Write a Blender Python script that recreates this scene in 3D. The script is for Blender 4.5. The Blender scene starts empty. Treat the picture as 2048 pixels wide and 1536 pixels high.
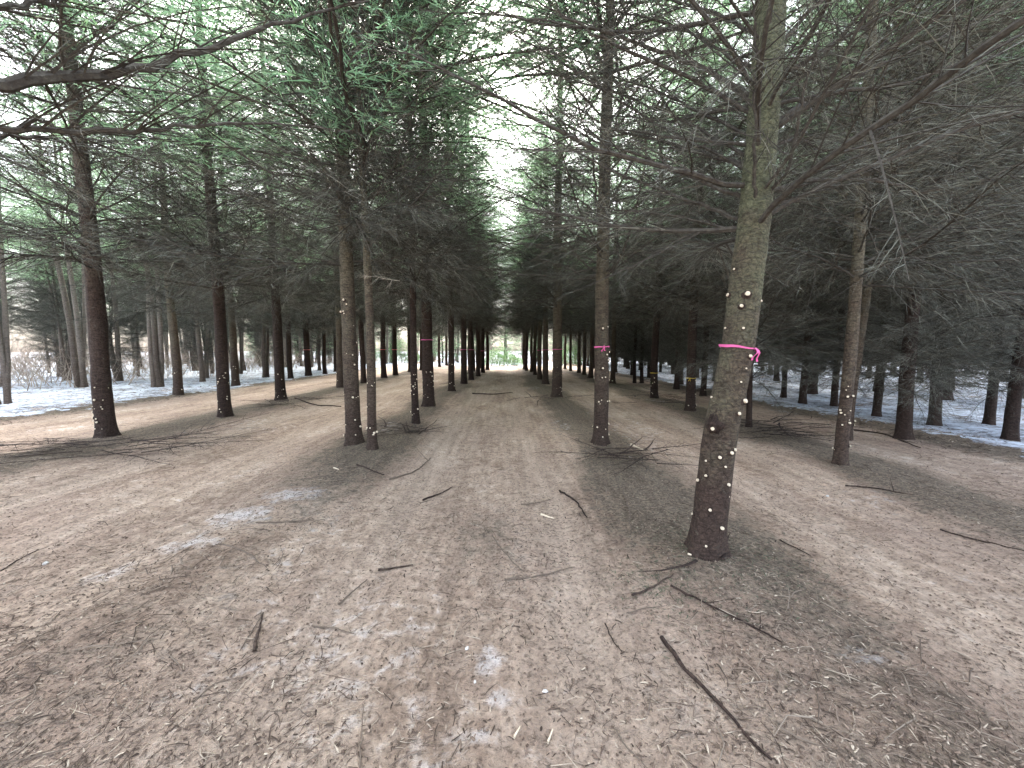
import bpy, math, random
import numpy as np
from mathutils import Vector, Matrix, Euler

# ------------------------------------------------------------------ camera, sky, light
SC = bpy.context.scene
COL = SC.collection
R = math.radians
F, CX, CY, CAMH = 770.0, 1024.0, 768.0, 1.5
PITCH, YAW = math.atan(68 / F), math.atan(14 / F)
cam_d = bpy.data.cameras.new("camera"); cam = bpy.data.objects.new("camera", cam_d); COL.objects.link(cam)
cam.location = (0, 0, CAMH)
cam.rotation_euler = (R(90) - PITCH, 0, -YAW)
cam_d.sensor_width = 36; cam_d.lens = F / 2048 * 36
cam_d.clip_start = 0.05; cam_d.clip_end = 2000
SC.camera = cam

SUN_EL, SUN_ROT = R(50), R(-12)
W = bpy.data.worlds.new("World"); SC.world = W; W.use_nodes = True
wn, wl = W.node_tree.nodes, W.node_tree.links
bg = wn["Background"]; bg.inputs[1].default_value = 0.15
sky = wn.new("ShaderNodeTexSky"); sky.sky_type = 'NISHITA'; sky.sun_disc = False
sky.sun_elevation = SUN_EL; sky.sun_rotation = SUN_ROT; sky.air_density = 1.0; sky.dust_density = 5.0; sky.ozone_density = 1.0
hs = wn.new("ShaderNodeHueSaturation"); hs.inputs["Saturation"].default_value = 0.5
wl.new(sky.outputs[0], hs.inputs["Color"]); wl.new(hs.outputs[0], bg.inputs[0])
sd = bpy.data.lights.new("sun", 'SUN'); sun = bpy.data.objects.new("sun", sd); COL.objects.link(sun)
sd.energy = 0.7; sd.angle = R(55); sd.color = (1, 0.97, 0.93)
sv = Vector((math.sin(SUN_ROT) * math.cos(SUN_EL), math.cos(SUN_ROT) * math.cos(SUN_EL), math.sin(SUN_EL)))
sun.rotation_euler = sv.to_track_quat('Z', 'Y').to_euler()
SC.view_settings.view_transform = 'Standard'; SC.view_settings.look = 'None'
SC.view_settings.exposure = 3.32; SC.view_settings.gamma = 1.0; SC.view_settings.use_curve_mapping = False
try:
    SC.cycles.max_bounces = 8; SC.cycles.diffuse_bounces = 5; SC.cycles.transmission_bounces = 6
except Exception:
    pass

_rot = Euler(cam.rotation_euler).to_matrix()
def ray(px, py):
    return _rot @ Vector(((px - CX) / F, (CY - py) / F, -1.0))
def at(px, py, y):          # world point seen at a pixel, at distance y along the avenue
    d = ray(px, py); t = y / d.y
    return Vector((d.x * t, y, CAMH + d.z * t))
def ground_at(px, py, z=0.0):
    d = ray(px, py); t = (z - CAMH) / d.z
    return Vector((d.x * t, d.y * t, z))

# ------------------------------------------------------------------ numeric helpers
def vnoise(x, y, scale, seed=0):
    x = np.asarray(x, float) / scale; y = np.asarray(y, float) / scale
    xi = np.floor(x).astype(np.int64); yi = np.floor(y).astype(np.int64)
    fx = x - xi; fy = y - yi; fx = fx * fx * (3 - 2 * fx); fy = fy * fy * (3 - 2 * fy)
    def h(a, b):
        n = (a * 374761393 + b * 668265263 + seed * 1442695041) & 0xffffffff
        n = ((n ^ (n >> 13)) * 1274126177) & 0xffffffff
        return ((n ^ (n >> 16)) & 0xffff) / 65535.0
    return (h(xi, yi) * (1 - fx) + h(xi + 1, yi) * fx) * (1 - fy) + (h(xi, yi + 1) * (1 - fx) + h(xi + 1, yi + 1) * fx) * fy
def fbm(x, y, scale, seed=0, o=4):
    s = 0; a = 1; t = 0
    for i in range(o):
        s = s + a * vnoise(x, y, scale / 2 ** i, seed + i * 7); t += a; a *= 0.55
    return s / t

ROWS = (-10.9, -6.45, -2.05, 1.5, 4.5, 7.2)
def row_mask(x):
    m = 0
    for r in ROWS:
        m = np.maximum(m, np.exp(-((x - r) / 0.62) ** 2))
    return m
def ground_h(x, y):
    x = np.asarray(x, float); y = np.asarray(y, float)
    m = row_mask(x + 0.35 * (fbm(x, y, 2.5, 5, 2) - 0.5))
    near = np.clip(1 - (np.abs(y) / 60), 0, 1)
    h = 0.07 * m + 0.05 * (fbm(x, y, 1.7, 1) - 0.5) + 0.035 * (fbm(x, y, 0.33, 2, 3) - 0.5) + 0.014 * (fbm(x, y, 0.09, 3, 2) - 0.5)
    # wheel ruts in the middle and side tracks
    for c in (-1.0, 0.35, 2.6, 3.5, -4.9, -3.7):
        h = h - 0.022 * np.exp(-((x - c - 0.08 * np.sin(y * 0.5)) / 0.17) ** 2) * (0.5 + vnoise(x, y, 1.5, 9))
    # tread ripples pressed into the dirt
    w = np.exp(-((x + 0.38 - 0.12 * (y - 2.4)) / 0.17) ** 2) * np.exp(-((y - 2.45) / 0.42) ** 2)
    h = h + 0.022 * w * np.sin((y + 0.35 * x) * 58)
    return h * near

def make_mesh(name, verts, tris, mats, midx=None, smooth=False):
    me = bpy.data.meshes.new(name)
    verts = np.ascontiguousarray(verts, np.float32); tris = np.ascontiguousarray(tris, np.int32)
    me.vertices.add(len(verts)); me.vertices.foreach_set("co", verts.ravel())
    nl = tris.size; nf = len(tris); k = tris.shape[1]
    me.loops.add(nl); me.loops.foreach_set("vertex_index", tris.ravel())
    me.polygons.add(nf)
    me.polygons.foreach_set("loop_start", np.arange(0, nl, k, dtype=np.int32))
    me.polygons.foreach_set("loop_total", np.full(nf, k, np.int32))
    if midx is not None: me.polygons.foreach_set("material_index", np.ascontiguousarray(midx, np.int32))
    me.polygons.foreach_set("use_smooth", np.full(nf, bool(smooth)))
    for m in (mats if isinstance(mats, (list, tuple)) else [mats]): me.materials.append(m)
    me.update(calc_edges=True)
    return me

class Geo:                    # collects triangles of one mesh
    def __init__(s): s.v = []; s.f = []; s.m = []; s.n = 0
    def add(s, v, f, m=0):
        s.v.append(v); s.f.append(f + s.n); s.m.append(np.full(len(f), m)); s.n += len(v)
    def arrays(s): return np.concatenate(s.v), np.concatenate(s.f), np.concatenate(s.m)
    def mesh(s, name, mats, smooth=False):
        v, f, m = s.arrays(); return make_mesh(name, v, f, mats, m, smooth)

def norm(a): return a / np.maximum(np.linalg.norm(a, axis=-1, keepdims=True), 1e-9)

def tubes(paths, radii, sides=3, cap=True):
    """paths (N,S,3), radii (N,S): tapered tubes."""
    N, S, _ = paths.shape
    t = np.gradient(paths, axis=1); t = norm(t)
    up = np.zeros_like(t); up[..., 2] = 1
    flat = np.abs(t[..., 2:3]) > 0.9
    up = np.where(flat, np.array([1.0, 0, 0]), up)
    a = norm(np.cross(t, up)); b = np.cross(a, t)
    ang = np.linspace(0, 2 * np.pi, sides, endpoint=False)
    v = paths[:, :, None, :] + radii[:, :, None, None] * (np.cos(ang)[None, None, :, None] * a[:, :, None, :] + np.sin(ang)[None, None, :, None] * b[:, :, None, :])
    base = (np.arange(N) * S * sides)[:, None, None]
    i = np.arange(S - 1)[None, :, None] * sides; k = np.arange(sides)[None, None, :]; k2 = (k + 1) % sides
    p00 = base + i + k; p01 = base + i + k2; p10 = p00 + sides; p11 = p01 + sides
    f = np.concatenate([np.stack([p00, p01, p11], -1).reshape(-1, 3), np.stack([p00, p11, p10], -1).reshape(-1, 3)])
    if cap and sides > 3:
        for e in (0, S - 1):
            q = (np.arange(N) * S * sides + e * sides)[:, None]
            for j in range(1, sides - 1):
                f = np.concatenate([f, np.concatenate([q, q + j, q + j + 1], 1)])
    return v.reshape(-1, 3), f

def slivers(p, d, bend, L, w, rng):
    """bent tapered blades: p (N,3) start, d direction, bend (N,3) added to the tip"""
    N = len(p)
    perp = norm(np.cross(d, rng.normal(size=(N, 3))))
    mid = p + d * (L * 0.5)[:, None] + bend * 0.25
    tip = p + d * L[:, None] + bend
    ww = w[:, None] * 0.5
    v = np.stack([p - perp * ww, p + perp * ww, mid + perp * ww * 0.75, mid - perp * ww * 0.75, tip], 1).reshape(-1, 3)
    b = (np.arange(N) * 5)[:, None]
    f = np.concatenate([b + np.array([0, 1, 2]), b + np.array([0, 2, 3]), b + np.array([3, 2, 4])])
    return v, f

def interp_path(path, s):
    S = len(path); x = np.clip(s, 0, 1) * (S - 1); i = np.clip(x.astype(int), 0, S - 2); f = (x - i)[:, None]
    return path[i] * (1 - f) + path[i + 1] * f, norm(path[i + 1] - path[i])

def limb(rng, L=2.2, e0=20, e1=5, r0=0.016, path=None, sp2=0.05, n3=12, w3=0.0025, l2=0.36, l3=(0.05, 0.24), green=False, wig=4.0, start2=0.08):
    """A limb along +X with forked side twigs. material 0 wood, 1 twigs/needles."""
    g = Geo()
    if path is None:
        S = 14; s = np.linspace(0, 1, S); st = L / (S - 1)
        e = np.radians(e0 + (e1 - e0) * s + np.cumsum(rng.normal(0, wig * .8, S)))
        a = np.radians(np.cumsum(rng.normal(0, wig * 1.15, S)))
        d = np.stack([np.cos(e) * np.cos(a), np.cos(e) * np.sin(a), np.sin(e)], 1)
        path = np.concatenate([[np.zeros(3)], np.cumsum(d[:-1] * st, 0)])
    S = len(path); s = np.linspace(0, 1, S)
    rad = r0 * (1 - s) ** 0.8 * 0.88 + r0 * 0.12
    v, f = tubes(path[None], rad[None], 6 if r0 > 0.012 else 4); g.add(v, f, 0)
    n2 = int(L * (1 - start2) / sp2)
    s2 = np.sort(rng.uniform(start2, 0.99, n2))
    p2, t2 = interp_path(path, s2)
    side = np.where(np.arange(n2) % 2, 1.0, -1.0)
    upv = np.array([0, 0, 1.0]); lat = norm(np.cross(np.tile(upv, (n2, 1)), t2))
    ang = np.radians(rng.uniform(32, 66, n2)); roll = np.radians(rng.normal(-4, 26, n2))
    lat2 = lat * (np.cos(roll) * side)[:, None] + upv * np.sin(roll)[:, None]
    d2 = norm(t2 * np.cos(ang)[:, None] + lat2 * np.sin(ang)[:, None])
    prof = np.clip(np.minimum(s2 / 0.25 + 0.25, 1) * (1.08 - s2) ** 0.75, 0.1, 1)
    len2 = L * l2 * prof * rng.uniform(0.35, 1.15, n2)
    K = 5; u = np.linspace(0, 1, K)
    droop = (np.array([0, 0, -1.0])[None] * rng.uniform(-0.05, 0.28, n2)[:, None] + t2 * rng.uniform(0.05, 0.35, n2)[:, None] + rng.normal(0, 0.06, (n2, 3)))
    P2 = p2[:, None] + d2[:, None] * (u[None, :, None] * len2[:, None, None]) + droop[:, None] * (u[None, :, None] ** 2 * len2[:, None, None])
    r2 = (0.0013 + 0.0042 * len2 / max(L * l2, .3) * (1.2 if r0 > .012 else 0.8))[:, None] * (1 - u * 0.75)[None]
    v, f = tubes(P2, r2, 3, False); g.add(v, f, 0)
    # third order
    cnt = np.maximum(2, (n3 * len2 / 0.5 * rng.uniform(0.7, 1.3, n2))).astype(int)
    idx = np.repeat(np.arange(n2), cnt); n = len(idx)
    u3 = rng.uniform(0.06, 1.0, n); x = u3 * (K - 1); i0 = np.clip(x.astype(int), 0, K - 2); fr = (x - i0)[:, None]
    a0 = P2[idx, i0]; b0 = P2[idx, i0 + 1]; p3 = a0 * (1 - fr) + b0 * fr; t3 = norm(b0 - a0)
    lat = norm(np.cross(np.tile(upv, (n, 1)), t3)) * np.where(rng.random(n) < 0.5, 1, -1)[:, None]
    ang = np.radians(rng.uniform(25, 60, n)); roll = np.radians(rng.normal(-8, 35, n))
    l_ = lat * np.cos(roll)[:, None] + upv * np.sin(roll)[:, None]
    d3 = norm(t3 * np.cos(ang)[:, None] + l_ * np.sin(ang)[:, None])
    L3 = rng.uniform(l3[0], l3[1], n) * (1.15 - u3 * 0.75) * (0.5 + 0.5 * np.clip(len2[idx] / 0.4, 0, 1))
    bend = (t3 * 0.3 + rng.normal(0, 0.16, (n, 3)) + np.array([0, 0, -0.15])) * L3[:, None]
    if not green:
        v, f = slivers(p3, d3, bend, L3, np.full(n, w3) * rng.uniform(.7, 1.3, n), rng); g.add(v, f, 1)
        m = int(n * 0.55); j = rng.integers(0, n, m); uu = rng.uniform(.2, .8, m)[:, None]
        p4 = p3[j] + d3[j] * L3[j][:, None] * uu; d4 = norm(d3[j] + rng.normal(0, .6, (m, 3)))
        L4 = L3[j] * rng.uniform(.2, .55, m)
        v, f = slivers(p4, d4, rng.normal(0, .1, (m, 3)) * L4[:, None], L4, np.full(m, w3 * 0.7), rng); g.add(v, f, 1)
    else:
        for q in range(2):
            v, f = slivers(p3, d3, bend, L3, w3 * rng.uniform(.6, 1.3, n), rng); g.add(v, f, 1)
        # needles bristling round the shoot
        m = n * 4; j = np.repeat(np.arange(n), 4); uu = rng.uniform(0, .95, m)[:, None]
        p4 = p3[j] + d3[j] * L3[j][:, None] * uu; d4 = norm(d3[j] * 0.8 + rng.normal(0, .7, (m, 3)))
        v, f = slivers(p4, d4, np.zeros((m, 3)), rng.uniform(.015, .035, m), np.full(m, .006), rng)
        g.add(v, f, 1)
    return g

def xf(v, M):
    A = np.array(M)[:3]; return v @ A[:, :3].T + A[:, 3]

# ------------------------------------------------------------------ materials
def new_mat(name):
    m = bpy.data.materials.new(name); m.use_nodes = True
    n = m.node_tree.nodes; l = m.node_tree.links; b = n["Principled BSDF"]
    b.inputs["Specular IOR Level"].default_value = 0.25
    return m, n, l, b
def ramp(n, stops):
    r = n.new("ShaderNodeValToRGB"); e = r.color_ramp.elements
    while len(e) < len(stops): e.new(0.5)
    for q, (p, c) in zip(e, stops): q.position = p; q.color = (*c, 1) if len(c) == 3 else c
    return r
def noise(n, l, vec, scale, detail=4, rough=0.55, dist=0):
    t = n.new("ShaderNodeTexNoise"); t.inputs["Scale"].default_value = scale; t.inputs["Detail"].default_value = detail
    t.inputs["Roughness"].default_value = rough; t.inputs["Distortion"].default_value = dist
    if vec is not None: l.new(vec, t.inputs["Vector"])
    return t.outputs[0]
def mapping(n, l, vec, scale=(1, 1, 1), rot=(0, 0, 0)):
    m = n.new("ShaderNodeMapping"); m.inputs["Scale"].default_value = scale; m.inputs["Rotation"].default_value = rot
    l.new(vec, m.inputs["Vector"]); return m.outputs[0]
def mixc(n, l, fac, a, b, mode='MIX'):
    m = n.new("ShaderNodeMix"); m.data_type = 'RGBA'; m.blend_type = mode
    if isinstance(fac, (int, float)): m.inputs[0].default_value = fac
    else: l.new(fac, m.inputs[0])
    for s, i in ((a, 6), (b, 7)):
        if isinstance(s, tuple): m.inputs[i].default_value = (*s, 1)
        else: l.new(s, m.inputs[i])
    return m.outputs[2]
def math_n(n, l, op, a, b=0.5, clamp=False):
    m = n.new("ShaderNodeMath"); m.operation = op; m.use_clamp = clamp
    for s, i in ((a, 0), (b, 1)):
        if isinstance(s, (int, float)): m.inputs[i].default_value = s
        else: l.new(s, m.inputs[i])
    return m.outputs[0]
def bump(n, l, b, h, strength, dist):
    k = n.new("ShaderNodeBump"); k.inputs["Strength"].default_value = strength; k.inputs["Distance"].default_value = dist
    l.new(h, k.inputs["Height"]); l.new(k.outputs[0], b.inputs["Normal"])

def mat_ground():
    m, n, l, b = new_mat("dirt")
    g = n.new("ShaderNodeNewGeometry"); P = g.outputs["Position"]
    lane = n.new("ShaderNodeAttribute"); lane.attribute_name = "litter"
    pale = n.new("ShaderNodeAttribute"); pale.attribute_name = "pale"
    st = mapping(n, l, P, (1.0, 0.35, 1.0))
    n1 = noise(n, l, st, 1.3, 8, 0.62, 0.3); n2 = noise(n, l, P, 9, 8, 0.65, .4); n3 = noise(n, l, P, 38, 8, 0.75)
    n4 = noise(n, l, P, 0.55, 4)
    soil = ramp(n, [(0.33, (0.085, 0.058, 0.043)), (0.43, (0.255, 0.19, 0.142)), (0.55, (0.41, 0.325, 0.252)), (0.68, (0.56, 0.49, 0.42))])
    mixn = math_n(n, l, 'ADD', math_n(n, l, 'MULTIPLY', n1, 0.5), math_n(n, l, 'MULTIPLY', n2, 0.5)); l.new(mixn, soil.inputs[0])
    red = ramp(n, [(0.42, (0, 0, 0)), (0.62, (1, 1, 1))]); l.new(n4, red.inputs[0])
    c = mixc(n, l, math_n(n, l, 'MULTIPLY', red.outputs[0], 0.45), soil.outputs[0], (0.28, 0.208, 0.168))
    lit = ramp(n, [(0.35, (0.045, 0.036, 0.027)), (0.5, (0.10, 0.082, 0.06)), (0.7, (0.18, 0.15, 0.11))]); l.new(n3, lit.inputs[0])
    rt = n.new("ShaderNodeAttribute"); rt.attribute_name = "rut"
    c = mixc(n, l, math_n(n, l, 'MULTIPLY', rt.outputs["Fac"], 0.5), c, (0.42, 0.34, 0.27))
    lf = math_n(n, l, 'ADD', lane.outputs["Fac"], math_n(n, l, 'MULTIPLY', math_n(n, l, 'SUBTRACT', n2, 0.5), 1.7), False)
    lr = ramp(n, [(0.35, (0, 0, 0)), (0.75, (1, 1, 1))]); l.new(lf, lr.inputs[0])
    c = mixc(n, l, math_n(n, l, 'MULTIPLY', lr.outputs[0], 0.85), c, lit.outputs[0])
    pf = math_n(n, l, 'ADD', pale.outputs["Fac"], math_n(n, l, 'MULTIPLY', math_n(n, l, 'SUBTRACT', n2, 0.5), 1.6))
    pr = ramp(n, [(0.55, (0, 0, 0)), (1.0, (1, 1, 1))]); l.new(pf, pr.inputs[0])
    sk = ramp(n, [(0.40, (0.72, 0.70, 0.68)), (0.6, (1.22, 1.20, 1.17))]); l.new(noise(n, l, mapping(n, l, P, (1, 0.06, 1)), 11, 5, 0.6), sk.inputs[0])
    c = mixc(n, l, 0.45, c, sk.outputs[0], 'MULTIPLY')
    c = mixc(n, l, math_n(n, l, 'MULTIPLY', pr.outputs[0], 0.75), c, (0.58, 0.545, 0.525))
    sp = ramp(n, [(0.38, (0.30, 0.28, 0.26)), (0.46, (0.98, 0.98, 0.98)), (0.62, (1.4, 1.38, 1.35))]); l.new(n3, sp.inputs[0])
    c = mixc(n, l, 0.75, c, sp.outputs[0], 'MULTIPLY')
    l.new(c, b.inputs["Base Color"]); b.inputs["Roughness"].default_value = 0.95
    hh = math_n(n, l, 'ADD', math_n(n, l, 'MULTIPLY', n2, 0.7), math_n(n, l, 'MULTIPLY', n3, 0.35))
    bump(n, l, b, hh, 1.0, 0.09)
    return m

def mat_snow():
    m, n, l, b = new_mat("old_snow")
    g = n.new("ShaderNodeNewGeometry"); P = g.outputs["Position"]
    n1 = noise(n, l, mapping(n, l, P, (.6, 1, 1)), 5.5, 12, 0.85); n2 = noise(n, l, P, 1.2, 5)
    r = ramp(n, [(0.43, (0.06, 0.05, 0.045)), (0.49, (0.34, 0.37, 0.42)), (0.58, (0.60, 0.68, 0.78))])
    l.new(math_n(n, l, 'ADD', math_n(n, l, 'MULTIPLY', n1, 0.75), math_n(n, l, 'MULTIPLY', n2, 0.25)), r.inputs[0])
    l.new(r.outputs[0], b.inputs["Base Color"]); b.inputs["Roughness"].default_value = 0.7
    bump(n, l, b, n1, 0.6, 0.04)
    return m

def mat_bark(name, low, mid, high, zsplit=1.6):
    m, n, l, b = new_mat(name)
    t = n.new("ShaderNodeTexCoord"); P = t.outputs["Object"]
    oi = n.new("ShaderNodeObjectInfo")
    fine = noise(n, l, mapping(n, l, P, (1, 1, 1.6)), 42, 8, 0.7, 0.6)
    big = noise(n, l, P, 3.2, 5, 0.6, 0.3)
    vo = n.new("ShaderNodeTexVoronoi"); vo.feature = 'DISTANCE_TO_EDGE'; vo.inputs["Scale"].default_value = 26
    l.new(mapping(n, l, P, (1, 1, 0.75)), vo.inputs["Vector"])
    sx = n.new("ShaderNodeSeparateXYZ"); l.new(P, sx.inputs[0])
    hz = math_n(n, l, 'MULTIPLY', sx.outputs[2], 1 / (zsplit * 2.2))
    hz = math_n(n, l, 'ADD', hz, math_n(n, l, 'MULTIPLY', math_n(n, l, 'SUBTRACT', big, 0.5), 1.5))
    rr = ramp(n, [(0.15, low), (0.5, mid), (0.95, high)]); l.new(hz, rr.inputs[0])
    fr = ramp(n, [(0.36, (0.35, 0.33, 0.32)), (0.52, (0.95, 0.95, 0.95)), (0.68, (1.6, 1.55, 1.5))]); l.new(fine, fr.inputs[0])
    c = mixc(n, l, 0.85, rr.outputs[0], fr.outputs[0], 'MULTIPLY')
    # pale lichen flecks
    ln = noise(n, l, P, 14, 6, 0.7, 0.5); lr = ramp(n, [(0.60, (0, 0, 0)), (0.70, (1, 1, 1))]); l.new(ln, lr.inputs[0])
    c = mixc(n, l, math_n(n, l, 'MULTIPLY', lr.outputs[0], 0.38), c, (0.20, 0.20, 0.155))
    vr = ramp(n, [(0.0, (0.42, 0.40, 0.38)), (0.09, (1, 1, 1))]); l.new(vo.outputs[0], vr.inputs[0])
    c = mixc(n, l, 0.3, c, vr.outputs[0], 'MULTIPLY')
    ws = noise(n, l, mapping(n, l, P, (1, 1, 3.2)), 11, 8, 0.7, 1.2); wr = ramp(n, [(0.38, (0.45, 0.42, 0.4)), (0.5, (1, 1, 1)), (0.64, (1.35, 1.32, 1.25))]); l.new(ws, wr.inputs[0])
    c = mixc(n, l, 0.8, c, wr.outputs[0], 'MULTIPLY')
    tint = ramp(n, [(0, (0.75, 0.72, 0.7)), (1, (1.2, 1.2, 1.2))]); l.new(oi.outputs["Random"], tint.inputs[0])
    c = mixc(n, l, 1.0, c, tint.outputs[0], 'MULTIPLY')
    l.new(c, b.inputs["Base Color"]); b.inputs["Roughness"].default_value = 0.9
    h = math_n(n, l, 'ADD', fine, math_n(n, l, 'MULTIPLY', math_n(n, l, 'MINIMUM', vo.outputs[0], 0.12), 4))
    bump(n, l, b, h, 0.9, 0.012)
    return m

def mat_simple(name, cols, rough=0.85, nscale=None, trans=None, spec=0.2):
    """colour picked per loose piece (and optionally noise)"""
    m, n, l, b = new_mat(name); b.inputs["Specular IOR Level"].default_value = spec
    g = n.new("ShaderNodeNewGeometry")
    k = len(cols); r = ramp(n, [(i / max(k - 1, 1), c) for i, c in enumerate(cols)])
    if nscale:
        t = n.new("ShaderNodeTexCoord")
        v = math_n(n, l, 'ADD', math_n(n, l, 'MULTIPLY', g.outputs["Random Per Island"], 0.35), math_n(n, l, 'MULTIPLY', math_n(n, l, 'SUBTRACT', noise(n, l, t.outputs["Object"], nscale, 6, 0.7), 0.35), 1.7))
        bump(n, l, b, noise(n, l, t.outputs["Object"], nscale * 3, 5, 0.7), 0.8, 0.006)
    else: v = g.outputs["Random Per Island"]
    l.new(v, r.inputs[0]); l.new(r.outputs[0], b.inputs["Base Color"]); b.inputs["Roughness"].default_value = rough
    if trans:
        tr = n.new("ShaderNodeBsdfTranslucent"); mc = mixc(n, l, 1.0, r.outputs[0], trans[1], 'MULTIPLY'); l.new(mc, tr.inputs[0])
        mx = n.new("ShaderNodeMixShader"); mx.inputs[0].default_value = trans[0]
        l.new(b.outputs[0], mx.inputs[1]); l.new(tr.outputs[0], mx.inputs[2]); l.new(mx.outputs[0], n["Material Output"].inputs[0])
    return m

M_ground = mat_ground(); M_snow = mat_snow()
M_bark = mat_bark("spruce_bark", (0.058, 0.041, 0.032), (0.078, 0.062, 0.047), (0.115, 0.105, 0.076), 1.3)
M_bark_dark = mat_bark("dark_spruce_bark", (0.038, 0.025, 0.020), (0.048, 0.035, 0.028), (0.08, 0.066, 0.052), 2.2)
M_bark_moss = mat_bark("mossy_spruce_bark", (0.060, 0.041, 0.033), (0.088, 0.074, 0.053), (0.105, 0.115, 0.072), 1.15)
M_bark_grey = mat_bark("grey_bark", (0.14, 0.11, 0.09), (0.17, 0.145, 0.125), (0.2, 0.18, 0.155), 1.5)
M_limb = mat_simple("dead_limb_bark", [(0.024, 0.021, 0.018), (0.043, 0.038, 0.032), (0.075, 0.07, 0.058), (0.24, 0.235, 0.19)], 0.9, 34)
M_twig = mat_simple("dead_twigs", [(0.058, 0.060, 0.050), (0.11, 0.117, 0.098), (0.16, 0.17, 0.14), (0.25, 0.26, 0.22)], 0.9)
M_pale = mat_simple("bleached_twigs", [(0.24, 0.22, 0.18), (0.36, 0.33, 0.27)], 0.85)
M_needle = mat_simple("spruce_needles", [(0.09, 0.13, 0.085), (0.12, 0.17, 0.11), (0.15, 0.20, 0.135), (0.18, 0.22, 0.13)], 0.6, None, (0.62, (3.2, 3.6, 3.4)), 0.3)
M_cut = mat_simple("fresh_cut_wood", [(0.35, 0.27, 0.18), (0.62, 0.53, 0.40), (0.74, 0.68, 0.55)], 0.8, 60)
M_pink = mat_simple("pink_tape", [(0.60, 0.10, 0.29), (0.66, 0.14, 0.33)], 0.45)
M_yellow = mat_simple("yellow_tape", [(0.55, 0.40, 0.05), (0.6, 0.45, 0.07)], 0.45)
M_orange = mat_simple("coral_tape", [(0.75, 0.18, 0.16), (0.8, 0.22, 0.2)], 0.45)
M_litter = mat_simple("bark_litter", [(0.035, 0.025, 0.019), (0.06, 0.043, 0.032), (0.09, 0.066, 0.05), (0.14, 0.105, 0.08), (0.20, 0.155, 0.12), (0.26, 0.21, 0.16), (0.42, 0.36, 0.28)], 0.9)
M_clod = mat_simple("earth_clods", [(0.08, 0.056, 0.042), (0.17, 0.125, 0.095), (0.28, 0.215, 0.165)], 0.95)
M_stick = mat_simple("dry_sticks", [(0.06, 0.045, 0.035), (0.11, 0.085, 0.065), (0.20, 0.165, 0.13)], 0.9)
M_sprig = mat_simple("fallen_spruce_sprays", [(0.03, 0.05, 0.03), (0.05, 0.085, 0.05), (0.08, 0.11, 0.06)], 0.7)
M_leafy = mat_simple("bush_leaves", [(0.07, 0.13, 0.06), (0.11, 0.18, 0.09), (0.19, 0.26, 0.15)], 0.5, None, (0.35, (1.6, 1.8, 1.4)))
M_brush = mat_simple("far_brush", [(0.20, 0.155, 0.12), (0.32, 0.26, 0.21), (0.42, 0.36, 0.30)], 0.9)
M_stone = mat_simple("pale_stone", [(0.5, 0.48, 0.45), (0.6, 0.58, 0.55)], 0.9, 20)

# ------------------------------------------------------------------ object helpers
def link(name, me, parent=None, M=None):
    o = bpy.data.objects.new(name, me); COL.objects.link(o)
    if parent is not None: o.parent = parent
    if M is not None: o.matrix_local = M
    return o
def tag(o, label=None, cat=None, group=None, kind=None):
    if label: o["label"] = label
    if cat: o["category"] = cat
    if group: o["group"] = group
    if kind: o["kind"] = kind
    return o
def empty(name, loc, rot=(0, 0, 0), scale=1.0):
    o = bpy.data.objects.new(name, None); COL.objects.link(o); o.location = loc; o.rotation_euler = rot; o.scale = (scale,) * 3
    o.empty_display_size = 0.2
    return o

# ------------------------------------------------------------------ ground and snow
def spaced(lo, hi, c, n, fine):
    """n samples, dense (fine) round c, growing outward"""
    a = np.linspace(-1, 1, n); k = 6.0
    s = np.sinh(k * a) / np.sinh(k)
    v = np.where(s < 0, (c - lo) * s, (hi - c) * s) + c
    return v
def grid(xs, ys, zf):
    X, Y = np.meshgrid(xs, ys); Z = zf(X, Y)
    v = np.stack([X, Y, Z], -1).reshape(-1, 3); nx, ny = len(xs), len(ys)
    i = (np.arange(ny - 1)[:, None] * nx + np.arange(nx - 1)[None]).ravel()
    return v, np.stack([i, i + 1, i + 1 + nx, i + nx], 1)
xs = spaced(-400, 400, 0.0, 760, 0); ys = spaced(-300, 500, 2.3, 820, 0)
v, f = grid(xs, ys, ground_h)
me = make_mesh("ground", v, f, M_ground, None, True)
X, Y = v[:, 0], v[:, 1]
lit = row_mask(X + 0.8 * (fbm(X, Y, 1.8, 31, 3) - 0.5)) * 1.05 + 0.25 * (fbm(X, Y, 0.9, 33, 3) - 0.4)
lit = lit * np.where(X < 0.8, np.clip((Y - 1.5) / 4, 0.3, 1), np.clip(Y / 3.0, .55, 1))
lit = np.maximum(lit, 0.55 * np.exp(-(((X + 0.15) / 0.5) ** 2 + ((Y - 3.0) / 0.6) ** 2)))
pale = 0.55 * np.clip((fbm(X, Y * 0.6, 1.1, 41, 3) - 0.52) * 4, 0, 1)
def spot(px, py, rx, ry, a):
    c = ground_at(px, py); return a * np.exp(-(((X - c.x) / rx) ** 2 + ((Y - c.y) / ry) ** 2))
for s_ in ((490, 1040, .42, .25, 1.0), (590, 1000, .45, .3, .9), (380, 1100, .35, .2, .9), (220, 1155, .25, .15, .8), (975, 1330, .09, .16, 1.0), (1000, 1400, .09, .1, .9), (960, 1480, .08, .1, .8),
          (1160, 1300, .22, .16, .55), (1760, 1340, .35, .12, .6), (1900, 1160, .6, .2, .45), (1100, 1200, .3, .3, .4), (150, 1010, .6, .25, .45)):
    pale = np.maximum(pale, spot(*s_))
lit = np.where(Y > 33, 0.1, lit)
rut = 0 * X
for c_ in (-1.0, 0.35, 2.6, 3.5, -4.9, -3.7):
    rut = np.maximum(rut, np.exp(-((X - c_ - 0.08 * np.sin(Y * 0.5)) / 0.24) ** 2) * (0.35 + .65 * vnoise(X * 3, Y, 1.5, 9)))
lit = lit * (1 - .7 * rut)
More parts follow.
